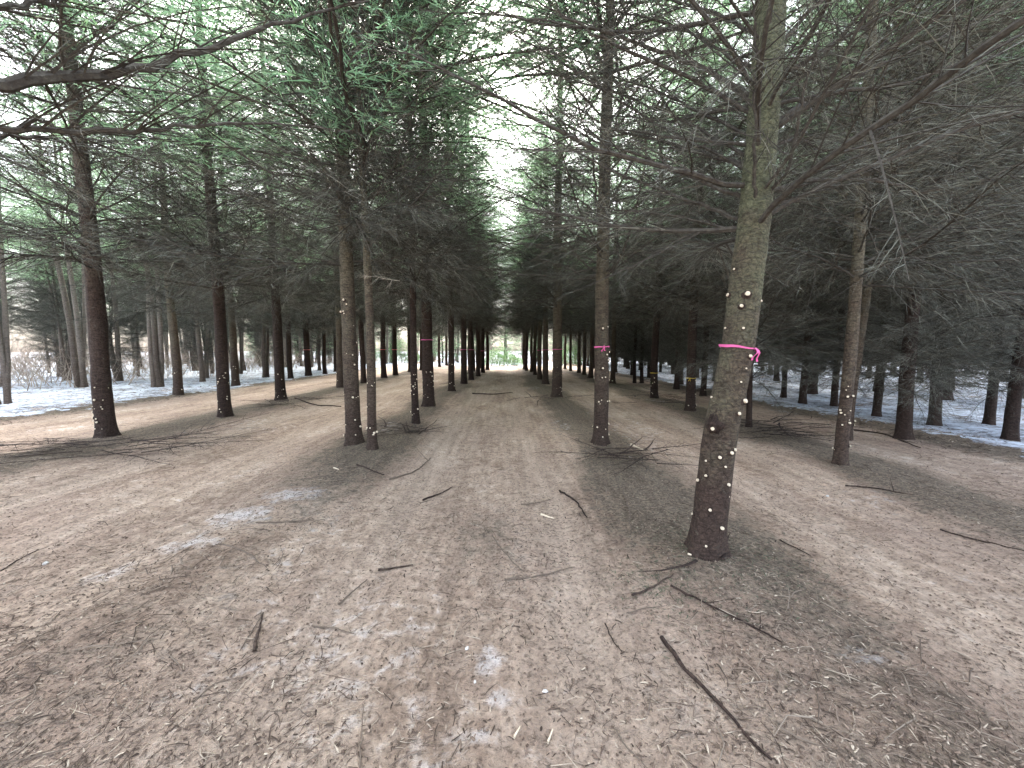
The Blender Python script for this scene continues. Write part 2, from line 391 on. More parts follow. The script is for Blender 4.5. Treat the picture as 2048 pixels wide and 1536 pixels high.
for nm, a in (("litter", lit), ("pale", pale), ("rut", rut)):
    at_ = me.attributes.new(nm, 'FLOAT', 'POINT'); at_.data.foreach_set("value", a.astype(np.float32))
tag(link("ground", me), kind="structure")

def snow_patch(name, x0, x1, y0, y1, nx, ny, edge):
    xs_ = np.linspace(x0, x1, nx); ys_ = np.linspace(y0, y1, ny)
    def zf(x, y):
        h = ground_h(x, y); d = edge(x, y)          # metres inside the snow
        n_ = 0.55 * fbm(x, y, 0.8, 51, 3) + 0.45 * fbm(x, y, 0.16, 52, 3)
        k = np.clip(d / 0.9, -1.5, 1)
        return h + 0.045 * (n_ - 0.60) + 0.02 * k - 0.006 - 0.05 * (k < -1.2)
    v, f = grid(xs_, ys_, zf)
    z = v[:, 2] - ground_h(v[:, 0], v[:, 1]); keep = (z[f] > -0.012).any(1)
    f = f[keep]; u, inv = np.unique(f, return_inverse=True)
    me = make_mesh(name, v[u], inv.reshape(f.shape), M_snow, None, True)
    return tag(link(name, me), kind="structure")
ledge = lambda x, y: (-10.35 - x) + 0.9 * (fbm(x, y, 3, 61, 2) - 0.5)
redge = lambda x, y: (x - 7.0) + 1.0 * (fbm(x, y, 3, 62, 2) - 0.5) - 0.05 * (y > 25)
snow_patch("snow", -42, -9, 3, 60, 520, 640, ledge)
snow_patch("snow", 5.8, 36, 2, 60, 470, 640, redge)
far = lambda x, y: np.minimum(y - 37.5 + 1.5 * (fbm(x, y, 4, 63, 2)), 9)
snow_patch("snow", -9, 6, 36, 60, 150, 240, far)
big = lambda x, y: np.full_like(x, 3.0)
# open snow fields all round the plantation
for (a, b_, c_, d_) in ((-300, -42, -60, 400), (36, 300, -60, 400), (-42, 36, 60, 400)):
    v, f = grid(np.linspace(a, b_, 90), np.linspace(c_, d_, 120), lambda x, y: ground_h(x, y) + 0.03 + 0.02 * fbm(x, y, 6, 64, 2))
    tag(link("snow", make_mesh("snow", v, f, M_snow, None, True)), kind="structure")

# ------------------------------------------------------------------ limb library
NPR = np.random.default_rng
def lib_dead(i, **kw):
    rng = NPR(100 + i)
    a = dict(L=2.1, e0=rng.uniform(5, 34), e1=rng.uniform(-16, 24), r0=0.0135, sp2=0.043, n3=12, l2=0.48, w3=0.0028, l3=(0.05, 0.30))
    a.update(kw); return limb(rng, **a)
DEAD = [lib_dead(i) for i in range(9)]
DEAD_ARR = [g.arrays() for g in DEAD]
DEAD_ME = [g.mesh("dead_limb", [M_limb, M_twig]) for g in DEAD]
LIVE = []
for i in range(6):
    rng = NPR(300 + i)
    LIVE.append(limb(rng, L=2.0, e0=rng.uniform(5, 22), e1=rng.uniform(-2, 20), r0=0.015, sp2=0.075, n3=13, w3=0.006, l2=0.42, l3=(0.07, 0.22), green=True).arrays())

def place(az, z, scale, tilt, roll=0.0, off=0.0):
    return Matrix.Translation((0, 0, z)) @ Matrix.Rotation(az, 4, 'Z') @ Matrix.Rotation(-tilt, 4, 'Y') @ Matrix.Rotation(roll, 4, 'X') @ Matrix.Translation((off, 0, 0)) @ Matrix.Scale(scale, 4)

def merge_mesh(name, items, mats):
    g = Geo()
    for (v, f, m), M in items:
        g.v.append(xf(v, M)); g.f.append(f + g.n); g.m.append(m); g.n += len(v)
    return g.mesh(name, mats)

def dead_items(rng, z0, z1, lmax, step=0.34, per=6, sag=0.0, taperdown=0.0):
    out = []; z = z0
    while z < z1:
        az0 = rng.uniform(0, 6.28); n = rng.integers(per - 1, per + 2)
        for k in range(n):
            az = az0 + k * 6.283 / n + rng.normal(0, .2)
            s = lmax / 2.1 * rng.uniform(0.62, 1.15) * (1 - taperdown * max(0, (z0 + 1.2 - z) / 1.2)) * (1.08 - .05 * (z - z0))
            low_ = max(0, 1 - (z - z0) / 1.3)
            out.append((rng.integers(0, len(DEAD)), place(az, z + rng.normal(0, .07), s, rng.normal(-sag - .22 * low_, .13), rng.normal(0, .15))))
        z += step * rng.uniform(.75, 1.25) * (1 - .3 * low_)
    return out
def dead_crown(seed, z0, z1, lmax, **k):
    return merge_mesh("dead_branches", [(DEAD_ARR[i], M) for i, M in dead_items(NPR(seed), z0, z1, lmax, **k)], [M_limb, M_twig])
def live_crown(seed, z0, H, lmax):
    rng = NPR(seed); items = []; z = z0
    while z < H - 0.15:
        f_ = (z - z0) / (H - z0); n = rng.integers(5, 7) if f_ < .8 else 5; a0 = rng.uniform(0, 6.28)
        for k in range(n):
            s = (lmax * (1 - f_) ** 0.85 + 0.18) / 2.0 * rng.uniform(.75, 1.15)
            items.append((LIVE[rng.integers(0, len(LIVE))], place(a0 + k * 6.283 / n + rng.normal(0, .2), z, s, rng.normal(0.02 + 0.55 * f_, .12), rng.normal(0, .2))))
        z += 0.50 * rng.uniform(.75, 1.2) * (1 - 0.4 * f_)
    return merge_mesh("crown", items, [M_limb, M_needle])

H0 = 13.5
OPEN = []
for i in range(9):
    rng = NPR(700 + i)
    OPEN.append(limb(rng, L=2.6, e0=rng.uniform(10, 48), e1=rng.uniform(5, 36), r0=0.0165, sp2=0.05, n3=12, l2=0.36, w3=0.0024, l3=(0.05, 0.28), wig=6.5).mesh("dead_limb", [M_limb, M_twig]))
DEADV = [dead_crown(10 + i, 2.75, 6.9, 2.2, step=.27, per=6) for i in range(5)]
DEADLOW = [dead_crown(20 + i, 0.9, 6.2, 2.1, step=0.28, per=7, taperdown=.35) for i in range(3)]
LIVEV = [live_crown(30 + i, 5.6, H0, 2.3) for i in range(5)]

def trunk_mesh(name, rng, r, H, mat, bend=None, sides=20, wob=0.02, z0=-0.12):
    """bend: function z -> (dx, dy)"""
    zs = np.concatenate([np.arange(z0, 3.2, 0.07 if sides > 12 else 0.2), np.arange(3.2, H, 0.5), [H]])
    a = np.linspace(0, 2 * np.pi, sides, endpoint=False)
    ph = rng.uniform(0, 6.28, 6)
    cx = wob * np.sin(zs * 0.8 + ph[0]) * np.clip(zs, 0, 1); cy = wob * np.sin(zs * 0.9 + ph[1]) * np.clip(zs, 0, 1)
    if bend is not None:
        bb = np.array([bend(z) for z in zs]); cx = cx * 0 + bb[:, 0]; cy = cy * 0 + bb[:, 1]
    zz = np.clip(zs, 0, None)
    rr = r * (np.clip(1 - zz / H, 0, 1) ** 0.85 * 0.97 + 0.03) * 1.06 * (1 + 0.30 * np.exp(-zz / 0.11))
    A, Z = np.meshgrid(a, zs)
    lob = 1 + np.exp(-np.clip(Z, -.1, None) / 0.10) * (0.13 * np.sin(A * 5 + ph[2]) + .07 * np.sin(A * 3 + ph[5])) + .02 * np.sin(A * 11 + Z * 3) + 0.025 * np.sin(A * 3 + Z * 2.1 + ph[3]) + 0.02 * np.sin(A * 2 - Z * 5 + ph[4])
    lob += 0.035 * (vnoise(A * 3, Z * 10, 1, 5) - 0.5) * 2
    RR = rr[:, None] * lob
    v = np.stack([cx[:, None] + RR * np.cos(A), cy[:, None] + RR * np.sin(A), Z], -1).reshape(-1, 3)
    n = len(zs); i = np.arange(n - 1)[:, None] * sides; k = np.arange(sides)[None]; k2 = (k + 1) % sides
    f = np.stack([i + k, i + k2, i + sides + k2, i + sides + k], -1).reshape(-1, 4)
    return make_mesh(name, v, f, mat, None, True), (lambda z: float(np.interp(z, zs, rr))), (lambda z: (float(np.interp(z, zs, cx)), float(np.interp(z, zs, cy))))

def stub_mesh(seed):
    rng = NPR(seed); g = Geo(); n = 9; a = np.linspace(0, 2 * np.pi, n, endpoint=False)
    rings = [(-0.014, 0.030), (0.004, 0.021), (0.010, 0.0125), (0.020, 0.0112)]
    vs = []
    for x, r in rings:
        rr = r * (1 + rng.normal(0, .07, n)); vs.append(np.stack([np.full(n, x), rr * np.cos(a), rr * np.sin(a)], 1))
    vs.append(np.array([[0.0215, 0, 0]])); v = np.concatenate(vs); v[:, 0] += v[:, 1] * rng.uniform(-.3, .3)
    f = []; m = []
    for i in range(3):
        for k in range(n):
            k2 = (k + 1) % n; q = i * n
            f += [(q + k, q + k2, q + n + k2), (q + k, q + n + k2, q + n + k)]; m += [0 if i < 2 else 1] * 2
    for k in range(n): f.append((3 * n + k, 3 * n + (k + 1) % n, 4 * n)); m.append(1)
    return make_mesh("branch_stub", v, np.array(f), [M_bark_dark, M_cut], m, False)
STUBS = [stub_mesh(i) for i in range(4)]

def add_stubs(root, rng, rad, cen, zmax, n, s=1.0, name="branch_stub"):
    z = rng.uniform(.12, .25); c = 0
    while z < zmax and c < n:
        for k in range(rng.integers(2, 5)):
            zz = z + rng.normal(0, .03); a = rng.uniform(0, 6.28)
            if rng.random() < 0.65: a = rng.uniform(-2.9, -0.25)      # some sure to face the track
            x, y = cen(zz); r = rad(zz)
            M = Matrix.Translation((x, y, zz)) @ Matrix.Rotation(a, 4, 'Z') @ Matrix.Rotation(-rng.uniform(0, .4), 4, 'Y') @ Matrix.Translation((r * 0.985, 0, 0)) @ Matrix.Scale(s * rng.choice([.45, .6, .75, .9, 1.15]), 4)
            link(name, STUBS[rng.integers(0, 4)], root, M); c += 1
        z += rng.choice([.08, .12, .2, .34]) * (.62 if n > 48 else 1)

def ribbon(loc, rad_at, mat, label, group, tilt=0.0, azk=-1.57, bow=True, w=0.024, seed=0):
    """tape round a trunk: a closed band plus a knot with two tails"""
    rng = NPR(seed); g = Geo(); n = 40; a = np.linspace(0, 2 * np.pi, n, endpoint=False)
    r = rad_at * 1.085 + 0.004 + 0.0012 * np.sin(a * 9)
    zc = tilt * np.cos(a) * rad_at + 0.002 * np.sin(a * 5); ww = w * (0.75 + 0.25 * np.sin(a * 2 + 1))
    lo = np.stack([r * np.cos(a), r * np.sin(a), zc - ww / 2], 1); hi = np.stack([(r + .002) * np.cos(a), (r + .002) * np.sin(a), zc + ww / 2], 1)
    v = np.concatenate([lo, hi]); k = np.arange(n); k2 = (k + 1) % n
    g.add(v, np.concatenate([np.stack([k, k2, n + k2], 1), np.stack([k, n + k2, n + k], 1)]))
    if bow:
        rk = rad_at * 1.09 + 0.012; c = np.array([rk * math.cos(azk), rk * math.sin(azk), tilt * math.cos(azk) * rad_at])
        out = np.array([math.cos(azk), math.sin(azk), 0]); tan = np.array([-math.sin(azk), math.cos(azk), 0])
        for (tx, tz, L) in bow if isinstance(bow, (list, tuple)) else ((-.35, -1, .07), (.35, -1, .06), (.5, .8, .03)):
            S = 7; u = np.linspace(0, 1, S)[:, None]
            p = c + (tan * tx + np.array([0, 0, tz])) * L * u + out * (0.012 * np.sin(u * 5) + .004) + tan * 0.006 * np.sin(u * 7)
            wd = (tan * abs(tz) + np.array([0, 0, 1]) * abs(tx)) * w * 0.33
            v = np.concatenate([p - wd, p + wd + out * .004]); i = np.arange(S - 1)
            g.add(v, np.concatenate([np.stack([i, i + 1, S + i + 1], 1), np.stack([i, S + i + 1, S + i], 1)]))
        pth = (c + np.stack([np.zeros(3), tan * .012 - out * 0, tan * .02], 0))[None] - tan * .01
        v, f = tubes(pth, np.array([[.006, .011, .006]]) * (w / .024), 6); g.add(v, f)
    o = link("marker_ribbon", g.mesh("marker_ribbon", mat, True)); o.location = loc
    return tag(o, label, "ribbon", group)

# ------------------------------------------------------------------ trees
COUNT = {}
placed = []
def tree(px, py, wpx, label, group, name="spruce_tree", mat=None, lean=(0, 0), H=None, stubs=0, limbs=0, z0=2.7, low=False, ribbon_=None, seed=None, bend=None, lmax=2.1, lib=None, step=0.31, per=6, cat="tree", ry=0, xy=None, crown=True):
    seed = seed if seed is not None else int(px * 7 + py * 13); rng = NPR(seed)
    if xy is None:
        p = ground_at(px, py); x, y = p.x, p.y
        r = wpx / F * y / 2 * 0.93 / math.hypot(1, x / y)
    else: x, y = xy; r = wpx / 2
    placed.append((x, y)); H = H or (rng.uniform(12.3, 14.5) + 2.2 * (7 < y < 15) * (group in (GL1, GR1)))
    zg = float(ground_h(x, y)) - 0.02
    root = empty(name, (x, y, zg), (lean[1], lean[0], 0)); tag(root, label, cat, group)
    m = mat or M_bark
    tm, rad, cen = trunk_mesh("trunk", rng, r, H, m, bend, 24 if y < 12 else 10)
    link("trunk", tm, root)
    if stubs: add_stubs(root, rng, rad, cen, z0 - 0.15, stubs if stubs > 48 else int(stubs * .75), 1.15 if y > 5 else 0.95)
    s = H / H0
    if limbs:
        k = 0
        for i, M in dead_items(rng, z0, 7.0, lmax, step=step, per=per):
            if k >= limbs: break
            z = M.translation.z; cx_, cy_ = cen(z)
            M2 = Matrix.Translation((cx_, cy_, 0)) @ M
            link("dead_limb", (lib or DEAD_ME)[i], root, M2); k += 1
    else:
        o = link("dead_branches", (DEADLOW if low else DEADV)[rng.integers(0, 3 if low else 5)], root)
        o.rotation_euler.z = rng.uniform(0, 6.28); sc_ = rng.uniform(.9, 1.12); far_ = 1 + .03 * min(1, max(0, (y - 10) / 8)) * (group in (GL1, GR1)); o.scale = (sc_ * far_ * lmax / 2.1, sc_ * far_ * lmax / 2.1, z0 / 2.75 if not low else 1)
    if crown:
        o = link("crown", LIVEV[rng.integers(0, 5)], root); o.rotation_euler.z = rng.uniform(0, 6.28); q = rng.uniform(.95, 1.12) * (1 + (1.1 * math.exp(-((y - 9.5) / 3.5) ** 2) + .5 * (y > 14)) * (group in (GL1, GR1))) * (1.35 if group in (GL2, GL3) else 1); o.scale = (q, q, s)
        cx_, cy_ = cen(8.0); o.location = (cx_, cy_, 0)
    if ribbon_:
        mat_, zr, tilt, bow, lab, w, azk = ribbon_
        cx_, cy_ = cen(zr)
        ribbon(root.matrix_basis @ Vector((cx_, cy_, zr)) if False else (x + cx_ + zr * math.sin(lean[0]), y + cy_, zg + zr), rad(zr), mat_, lab, "marker ribbons tied round the trunks", tilt, azk, bow, w * .68, seed)
    return root, rad, cen

ORD = ["first", "second", "third", "fourth", "fifth", "sixth", "seventh", "eighth", "ninth", "tenth", "eleventh", "twelfth", "thirteenth", "fourteenth"]
GR1 = "pruned spruces along the right side of the middle track"
GL1 = "pruned spruces along the left side of the middle track"
GR2 = "pruned spruces beyond the right-hand track"
GL2 = "pruned spruces beyond the left-hand track"
GL3 = "pruned spruces at the edge of the snow"
GD = "unpruned spruces standing in the dark wood beside the right snow strip"
GB = "grey trees standing in the snow beyond the pruned rows"

# the big marked tree close on the right, bent as in the photo
YA = ground_at(1410, 1118).y
cl = [(1409, 1120), (1434, 900), (1475, 700), (1507, 450), (1529, 200), (1540, 0)]
cl3 = [at(a, b, YA) for a, b in cl]
bx = np.array([p.z for p in cl3]); bxx = np.array([p.x - cl3[0].x for p in cl3])
def bendA(z):
    x = float(np.interp(z, bx, bxx)) if z < bx[-1] else bxx[-1] + (z - bx[-1]) * 0.012
    return (x, 0.0)
bow = [(-.30, -1, .075), (.40, -1, .085)]
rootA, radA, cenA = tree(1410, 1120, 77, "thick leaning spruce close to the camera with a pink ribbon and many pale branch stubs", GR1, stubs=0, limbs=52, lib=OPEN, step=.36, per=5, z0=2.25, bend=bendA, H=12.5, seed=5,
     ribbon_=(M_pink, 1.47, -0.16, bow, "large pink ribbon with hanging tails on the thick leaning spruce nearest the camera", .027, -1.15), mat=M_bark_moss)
def traced_limbs(root, rad, cen, paths, seed):
    """limbs that follow particular branches of the photo: first way point is the joint on the trunk"""
    o = root.location
    for j, (pts, r0, kw) in enumerate(paths):
        P = [at(*q) - o for q in pts]
        z = P[0].z; cx_, cy_ = cen(z); P[0] = Vector((cx_, cy_, z))
        t_ = np.linspace(0, 1, len(P)); ts = np.linspace(0, 1, 28); arr = np.array([list(p) for p in P])
        path = np.stack([np.interp(ts, t_, arr[:, c]) for c in range(3)], 1)
        for _ in range(5): path[1:-1] = (path[:-2] + 2 * path[1:-1] + path[2:]) / 4
        path[2:] += NPR(seed + j).normal(0, .006, (26, 3))
        L = float(np.linalg.norm(np.diff(path, axis=0), axis=1).sum())
        link("dead_limb", limb(NPR(seed * 9 + j), L=L, r0=r0, path=path, **kw).mesh("dead_limb", [M_limb, M_twig]), root)
ko = dict(sp2=0.045, n3=12, l2=0.34, start2=0.12, w3=.0022, l3=(.05, .26))
traced_limbs(rootA, radA, cenA, [
    ([(1505, 215, YA), (1400, 130, 2.9), (1280, 88, 3.0), (1180, 54, 3.1), (1060, 40, 3.2), (940, 12, 3.3)], .017, ko),
    ([(1500, 240, YA), (1400, 165, 2.8), (1250, 100, 2.8), (1130, 35, 2.85), (1020, -30, 2.9)], .016, ko),
    ([(1490, 450, YA), (1370, 398, 3.0), (1240, 350, 3.2), (1100, 275, 3.5), (990, 225, 3.7)], .016, ko),
    ([(1492, 410, YA), (1340, 335, 2.9), (1200, 280, 3.0), (1090, 205, 3.1)], .014, ko),
    ([(1490, 470, YA), (1350, 432, 3.1), (1230, 418, 3.4), (1120, 400, 3.7)], .011, ko),
    ([(1515, 425, YA), (1620, 388, 2.9), (1760, 335, 3.0), (1900, 262, 3.1), (2070, 205, 3.2)], .012, ko),
    ([(1515, 400, YA), (1620, 368, 2.8), (1740, 300, 2.8), (1800, 205, 2.8), (2010, 150, 2.8)], .011, ko),
    ([(1520, 260, YA), (1640, 190, 2.8), (1780, 120, 2.85), (1900, 68, 2.9), (2070, -10, 2.9)], .017, ko),
    ([(1512, 420, YA), (1580, 340, 2.45), (1602, 200, 2.3), (1640, 70, 2.2), (1680, -40, 2.15)], .013, ko),
    ([(1508, 425, YA), (1506, 330, 2.4), (1512, 200, 2.25), (1512, 60, 2.15), (1500, -60, 2.05)], .012, ko),
    ([(1528, 170, YA), (1650, 98, 2.6), (1760, 35, 2.5), (1880, -30, 2.4)], .018, ko),
    ([(1535, 90, YA), (1420, 20, 3.0), (1250, -20, 3.2), (1100, -60, 3.4)], .015, ko),
    ([(1490, 330, YA), (1390, 250, 3.1), (1250, 190, 3.5), (1120, 150, 3.9), (1000, 130, 4.3)], .013, ko),
    ([(1510, 160, YA), (1380, 62, 3.2), (1200, 8, 3.4), (1000, -25, 3.6)], .013, ko),
    ([(1505, 285, YA), (1350, 200, 3.3), (1150, 118, 3.8), (960, 55, 4.2)], .012, ko),
    ([(1500, 355, YA), (1300, 240, 3.3), (1130, 130, 3.7), (1010, 35, 3.9)], .012, ko),
], 90)
_th = math.atan2(rootA.location.x, rootA.location.y)
for k, (qx, qy, qs) in enumerate(((1453, 592, 1.1), (1492, 595, 1.5), (1481, 618, 1.1), (1523, 608, .8), (1450, 661, .7), (1484, 663, .8), (1496, 719, 1.2), (1485, 809, 1.5), (1474, 833, 1.1), (1422, 804, .8), (1459, 911, 1.2),
        (1437, 920, 1.1), (1483, 906, 1.1), (1448, 938, .75), (1410, 931, .7), (1410, 960, .9), (1394, 975, 1.1), (1453, 974, 1.1), (1418, 1025, 1.0), (1440, 1059, 1.2), (1410, 1096, .8), (1379, 1047, .8), (1489, 743, .6), (1479, 770, .6), (1462, 1000, .5), (1468, 540, .7))):
    p_ = at(qx, qy, YA - .1); z_ = p_.z - rootA.location.z; cx_, cy_ = cenA(z_); r_ = radA(z_)
    lat_ = max(-.93, min(.93, (p_.x - rootA.location.x - cx_ + .1 * math.tan(_th)) * math.cos(_th) / r_))
    a_ = math.atan2(-math.cos(_th), -math.sin(_th)) + math.asin(lat_)
    link("branch_stub", STUBS[k % 4], rootA, Matrix.Translation((cx_, cy_, z_)) @ Matrix.Rotation(a_, 4, 'Z') @ Matrix.Rotation(-.2, 4, 'Y') @ Matrix.Translation((r_ * .985, 0, 0)) @ Matrix.Scale(qs * .82, 4))
# the burl with two sawn stubs on its left flank
pb = at(1425, 850, YA - .1); g = Geo()
t = np.linspace(0, 2 * np.pi, 16, endpoint=False); ph = np.linspace(0.15, np.pi - .15, 9)
T, Q = np.meshgrid(t, ph); rb = 0.05 * (1 + 0.25 * np.sin(3 * T + 2 * Q) + .15 * np.sin(5 * Q))
v = np.stack([rb * np.sin(Q) * np.cos(T), rb * np.sin(Q) * np.sin(T), rb * 1.1 * np.cos(Q)], -1).reshape(-1, 3)
i = (np.arange(8)[:, None] * 16); k = np.arange(16)[None]; k2 = (k + 1) % 16
f = np.stack([i + k, i + k2, i + 16 + k2, i + 16 + k], -1).reshape(-1, 4)
zb = pb.z - rootA.location.z; cxb, cyb = cenA(zb)
burl = link("burl", make_mesh("burl", v, f, M_bark_dark, None, True), rootA); burl.location = (cxb - radA(zb) * .80, cyb - radA(zb) * .55, zb)
for dx, dz, az in ((-.02, -.022, -1.95),):
    link("cut_face", STUBS[1], burl, Matrix.Translation((dx, 0, dz)) @ Matrix.Rotation(az, 4, 'Z') @ Matrix.Translation((.036, 0, 0)) @ Matrix.Scale(.95, 4))

R1 = [(1200, 893, 31, 30, 95), (1113, 797, 21, 16, 0), (1090, 770, 13, 0, 0), (1079, 760, 10, 0, 0), (1070, 751, 8, 0, 0), (1063, 745, 6.5, 0, 0)]
for k, (a, b, w, st, lm) in enumerate(R1):
    xtra = dict(lib=OPEN, step=.3, lmax=1.9) if k == 0 else {}
    rb_ = (M_pink, 1.5 + (.02 if k == 0 else -.02), 0.03, (k == 0), "pink ribbon on the %s spruce along the right side of the middle track" % ORD[k + 1], .035, -1.6) if k < 4 else None
    tr_ = tree(a, b, w, "%s spruce from the camera along the right side of the middle track" % ORD[k + 1], GR1, stubs=st, limbs=min(lm, 90), z0=2.55 if k == 0 else 2.7, ribbon_=rb_, **xtra)

    if k == 0: traced_limbs(*tr_, [
        ([(1225, 205, 6.1), (1120, 120, 5.8), (1010, 60, 5.5), (930, 28, 5.3)], .016, ko),
        ([(1228, 125, 6.1), (1100, 30, 5.7), (960, -20, 5.4)], .014, ko),
        ([(1220, 310, 6.1), (1110, 235, 5.7), (1000, 195, 5.5), (925, 175, 5.3)], .015, ko),
        ([(1215, 560, 6.1), (1160, 520, 5.9), (1125, 470, 5.7), (1090, 440, 5.5)], .018, ko),
        ([(1215, 540, 6.1), (1270, 500, 5.9), (1330, 475, 5.7), (1400, 460, 5.5)], .016, ko)], 92)
# left side of the middle track: the double tree first
tree(708, 893, 33, "thicker stem of the touching pair of spruces left of the middle track", GL1, stubs=34, limbs=96, z0=2.75)
rT, rdT, cnT = tree(745, 906, 20, "slim straight stem touching the right side of a thicker spruce", GL1, stubs=16, z0=3.1, lean=(0, 0), H=9.5, lmax=1.6)
traced_limbs(rT, rdT, cnT, [
    ([(745, 500, 5.6), (790, 440, 5.3), (850, 385, 5.1), (905, 310, 4.9), (940, 235, 4.8)], .015, ko),
    ([(745, 430, 5.6), (790, 330, 5.2), (835, 200, 4.9), (860, 60, 4.7)], .013, ko),
    ([(745, 470, 5.6), (800, 430, 5.0), (900, 380, 4.6), (960, 290, 4.4)], .011, ko),
    ([(748, 305, 5.6), (830, 200, 5.3), (930, 112, 5.0), (1020, 60, 4.9)], .014, ko),
    ([(750, 200, 5.6), (820, 90, 5.3), (920, 10, 5.1), (1010, -30, 5.0)], .014, ko)], 95)
# the bleached broken spray hanging before the pair
g_ = limb(NPR(44), L=.5, e0=4, e1=-14, r0=.003, sp2=.03, n3=16, l2=.34, l3=(.04, .14), w3=.003)
q_ = at(800, 562, 4.6) - rT.location
o_ = link("broken_spray", g_.mesh("broken_spray", [M_pale, M_pale]), rT); o_.location = q_; o_.rotation_euler = (0.3, 0, 3.1)
L1 = [(832, 851, 15, 24, 0), (858, 816, 24, 20, 0), (903, 785, 13.5, 14, 0), (928, 769, 13, 0, 0), (942, 761, 10, 0, 0), (956, 753, 9, 0, 0), (966, 746, 8, 0, 0), (975, 740, 7, 0, 0)]
nm = ["slim dark spruce", "thick dark spruce", "greenish slim spruce", "dark spruce", "dark spruce", "dark spruce", "small looking spruce", "smallest looking spruce"]
for k, (a, b, w, st, lm) in enumerate(L1):
    rb_ = (M_pink, {1: 1.72, 3: 1.5, 4: 1.5, 6: 1.45}[k], 0.0, False, "pink ribbon on the %s trunk past the touching pair, left side of the middle track" % ORD[k], .04 if k > 1 else .035, -1.6) if k in (1, 3, 4, 6) else None
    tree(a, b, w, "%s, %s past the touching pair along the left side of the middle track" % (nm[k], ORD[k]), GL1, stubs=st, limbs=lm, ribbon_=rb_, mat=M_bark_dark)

L2 = [(215, 880, 44, 34, 95), (451, 836, 28, 26, 0), (562, 803, 22, 20, 0), (682, 777, 17, 14, 0), (727, 768, 12, 0, 0), (768, 757, 12, 0, 0), (791, 752, 11, 0, 0), (820, 745, 8, 0, 0), (843, 741, 7, 0, 0), (879, 734, 6, 0, 0), (893, 731, 5.5, 0, 0)]
for k, (a, b, w, st, lm) in enumerate(L2):
    rb_ = (M_orange, 1.5, 0.0, False, "coral ribbon on the %s spruce in the row beyond the left-hand track" % ORD[k], .05, -1.6) if k in (5, 6) else None
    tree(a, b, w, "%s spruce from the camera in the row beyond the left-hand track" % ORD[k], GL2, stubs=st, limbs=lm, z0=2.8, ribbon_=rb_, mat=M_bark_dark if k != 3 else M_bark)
L3 = [(357, 792, 21, 18), (472, 774, 17, 14), (617, 753, 14, 0), (672, 744, 9, 0), (705, 739, 7, 0)]
for k, (a, b, w, st) in enumerate(L3):
    rb_ = (M_orange, 1.5, 0.0, False, "coral ribbon on the third spruce along the edge of the left snow", .05, -1.6) if k == 2 else None
    tree(a, b, w, "%s spruce from the camera along the edge of the left snow" % ORD[k], GL3, stubs=st, ribbon_=rb_, mat=M_bark if k < 2 else M_bark_dark)

R2 = [(1680, 936, 31, 24, 62), (1380, 826, 21, 16, 0), (1308, 799, 16, 12, 0), (1225, 769, 11, 8, 0), (1168, 751, 8, 0, 0), (1158, 747, 8, 0, 0), (1141, 743, 6, 0, 0), (1130, 739, 5.5, 0, 0)]
for k, (a, b, w, st, lm) in enumerate(R2):
    rb_ = (M_yellow, 0.8 if k == 1 else 0.78, 0.0, [(-.4, -1, .07), (.2, -1, .07), (-.9, .2, .05)] if k == 1 else False, "yellow ribbon %s on the %s spruce beyond the right-hand track" % ("with a knot" if k == 1 else "without tails", ORD[k]), .032, -2.2) if k in (1, 2) else None
    tree(a, b, w, "%s spruce from the camera in the row beyond the right-hand track" % ORD[k], GR2, stubs=st, limbs=lm, z0=2.4 if k < 3 else 2.6, ribbon_=rb_, mat=M_bark_dark if k in (1, 2) else M_bark)
tree(1694, 880, 22, "stem leaning right, just behind the first spruce beyond the right-hand track", GR2, stubs=10, lean=(0.05, 0), z0=2.6)
tree(1497, 861, 13, "thin dark stem half hidden behind the thick leaning spruce", GR2, mat=M_bark_dark, low=True)
tree(1406, 792, 13, "thin stem just right of the spruce with the knotted yellow ribbon", GR2, mat=M_bark_dark, stubs=4, low=True)

DK = [(1806, 880, 37, "thick dark spruce, nearest of the unpruned wood and left of its neighbour"), (1868, 853, 29, "dark spruce just right of the nearest unpruned one"), (1978, 850, 26, "dark spruce behind the large one cut by the right edge of the photo"),
      (2020, 882, 36, "large dark spruce at the very right edge of the photo"), (1752, 833, 20, "dark spruce between the leaning stem and the nearest unpruned spruce"), (1605, 808, 17, "slim dark spruce half way along the right snow strip"),
      (1668, 812, 16, "slim dark spruce close left of the first pruned row tree"), (1567, 795, 12, "slim dark spruce right of the thick leaning spruce"), (1353, 779, 12, "dark spruce at the snow between the two yellow ribbons"),
      (1283, 766, 8, "thin dark spruce at the far snow, left of its twin"), (1269, 766, 7, "thinnest dark spruce at the far snow strip")]
for a, b, w, lab in DK:
    tree(a, b, w, lab, GD, mat=M_bark_dark, low=True, lmax=1.9, limbs=0)

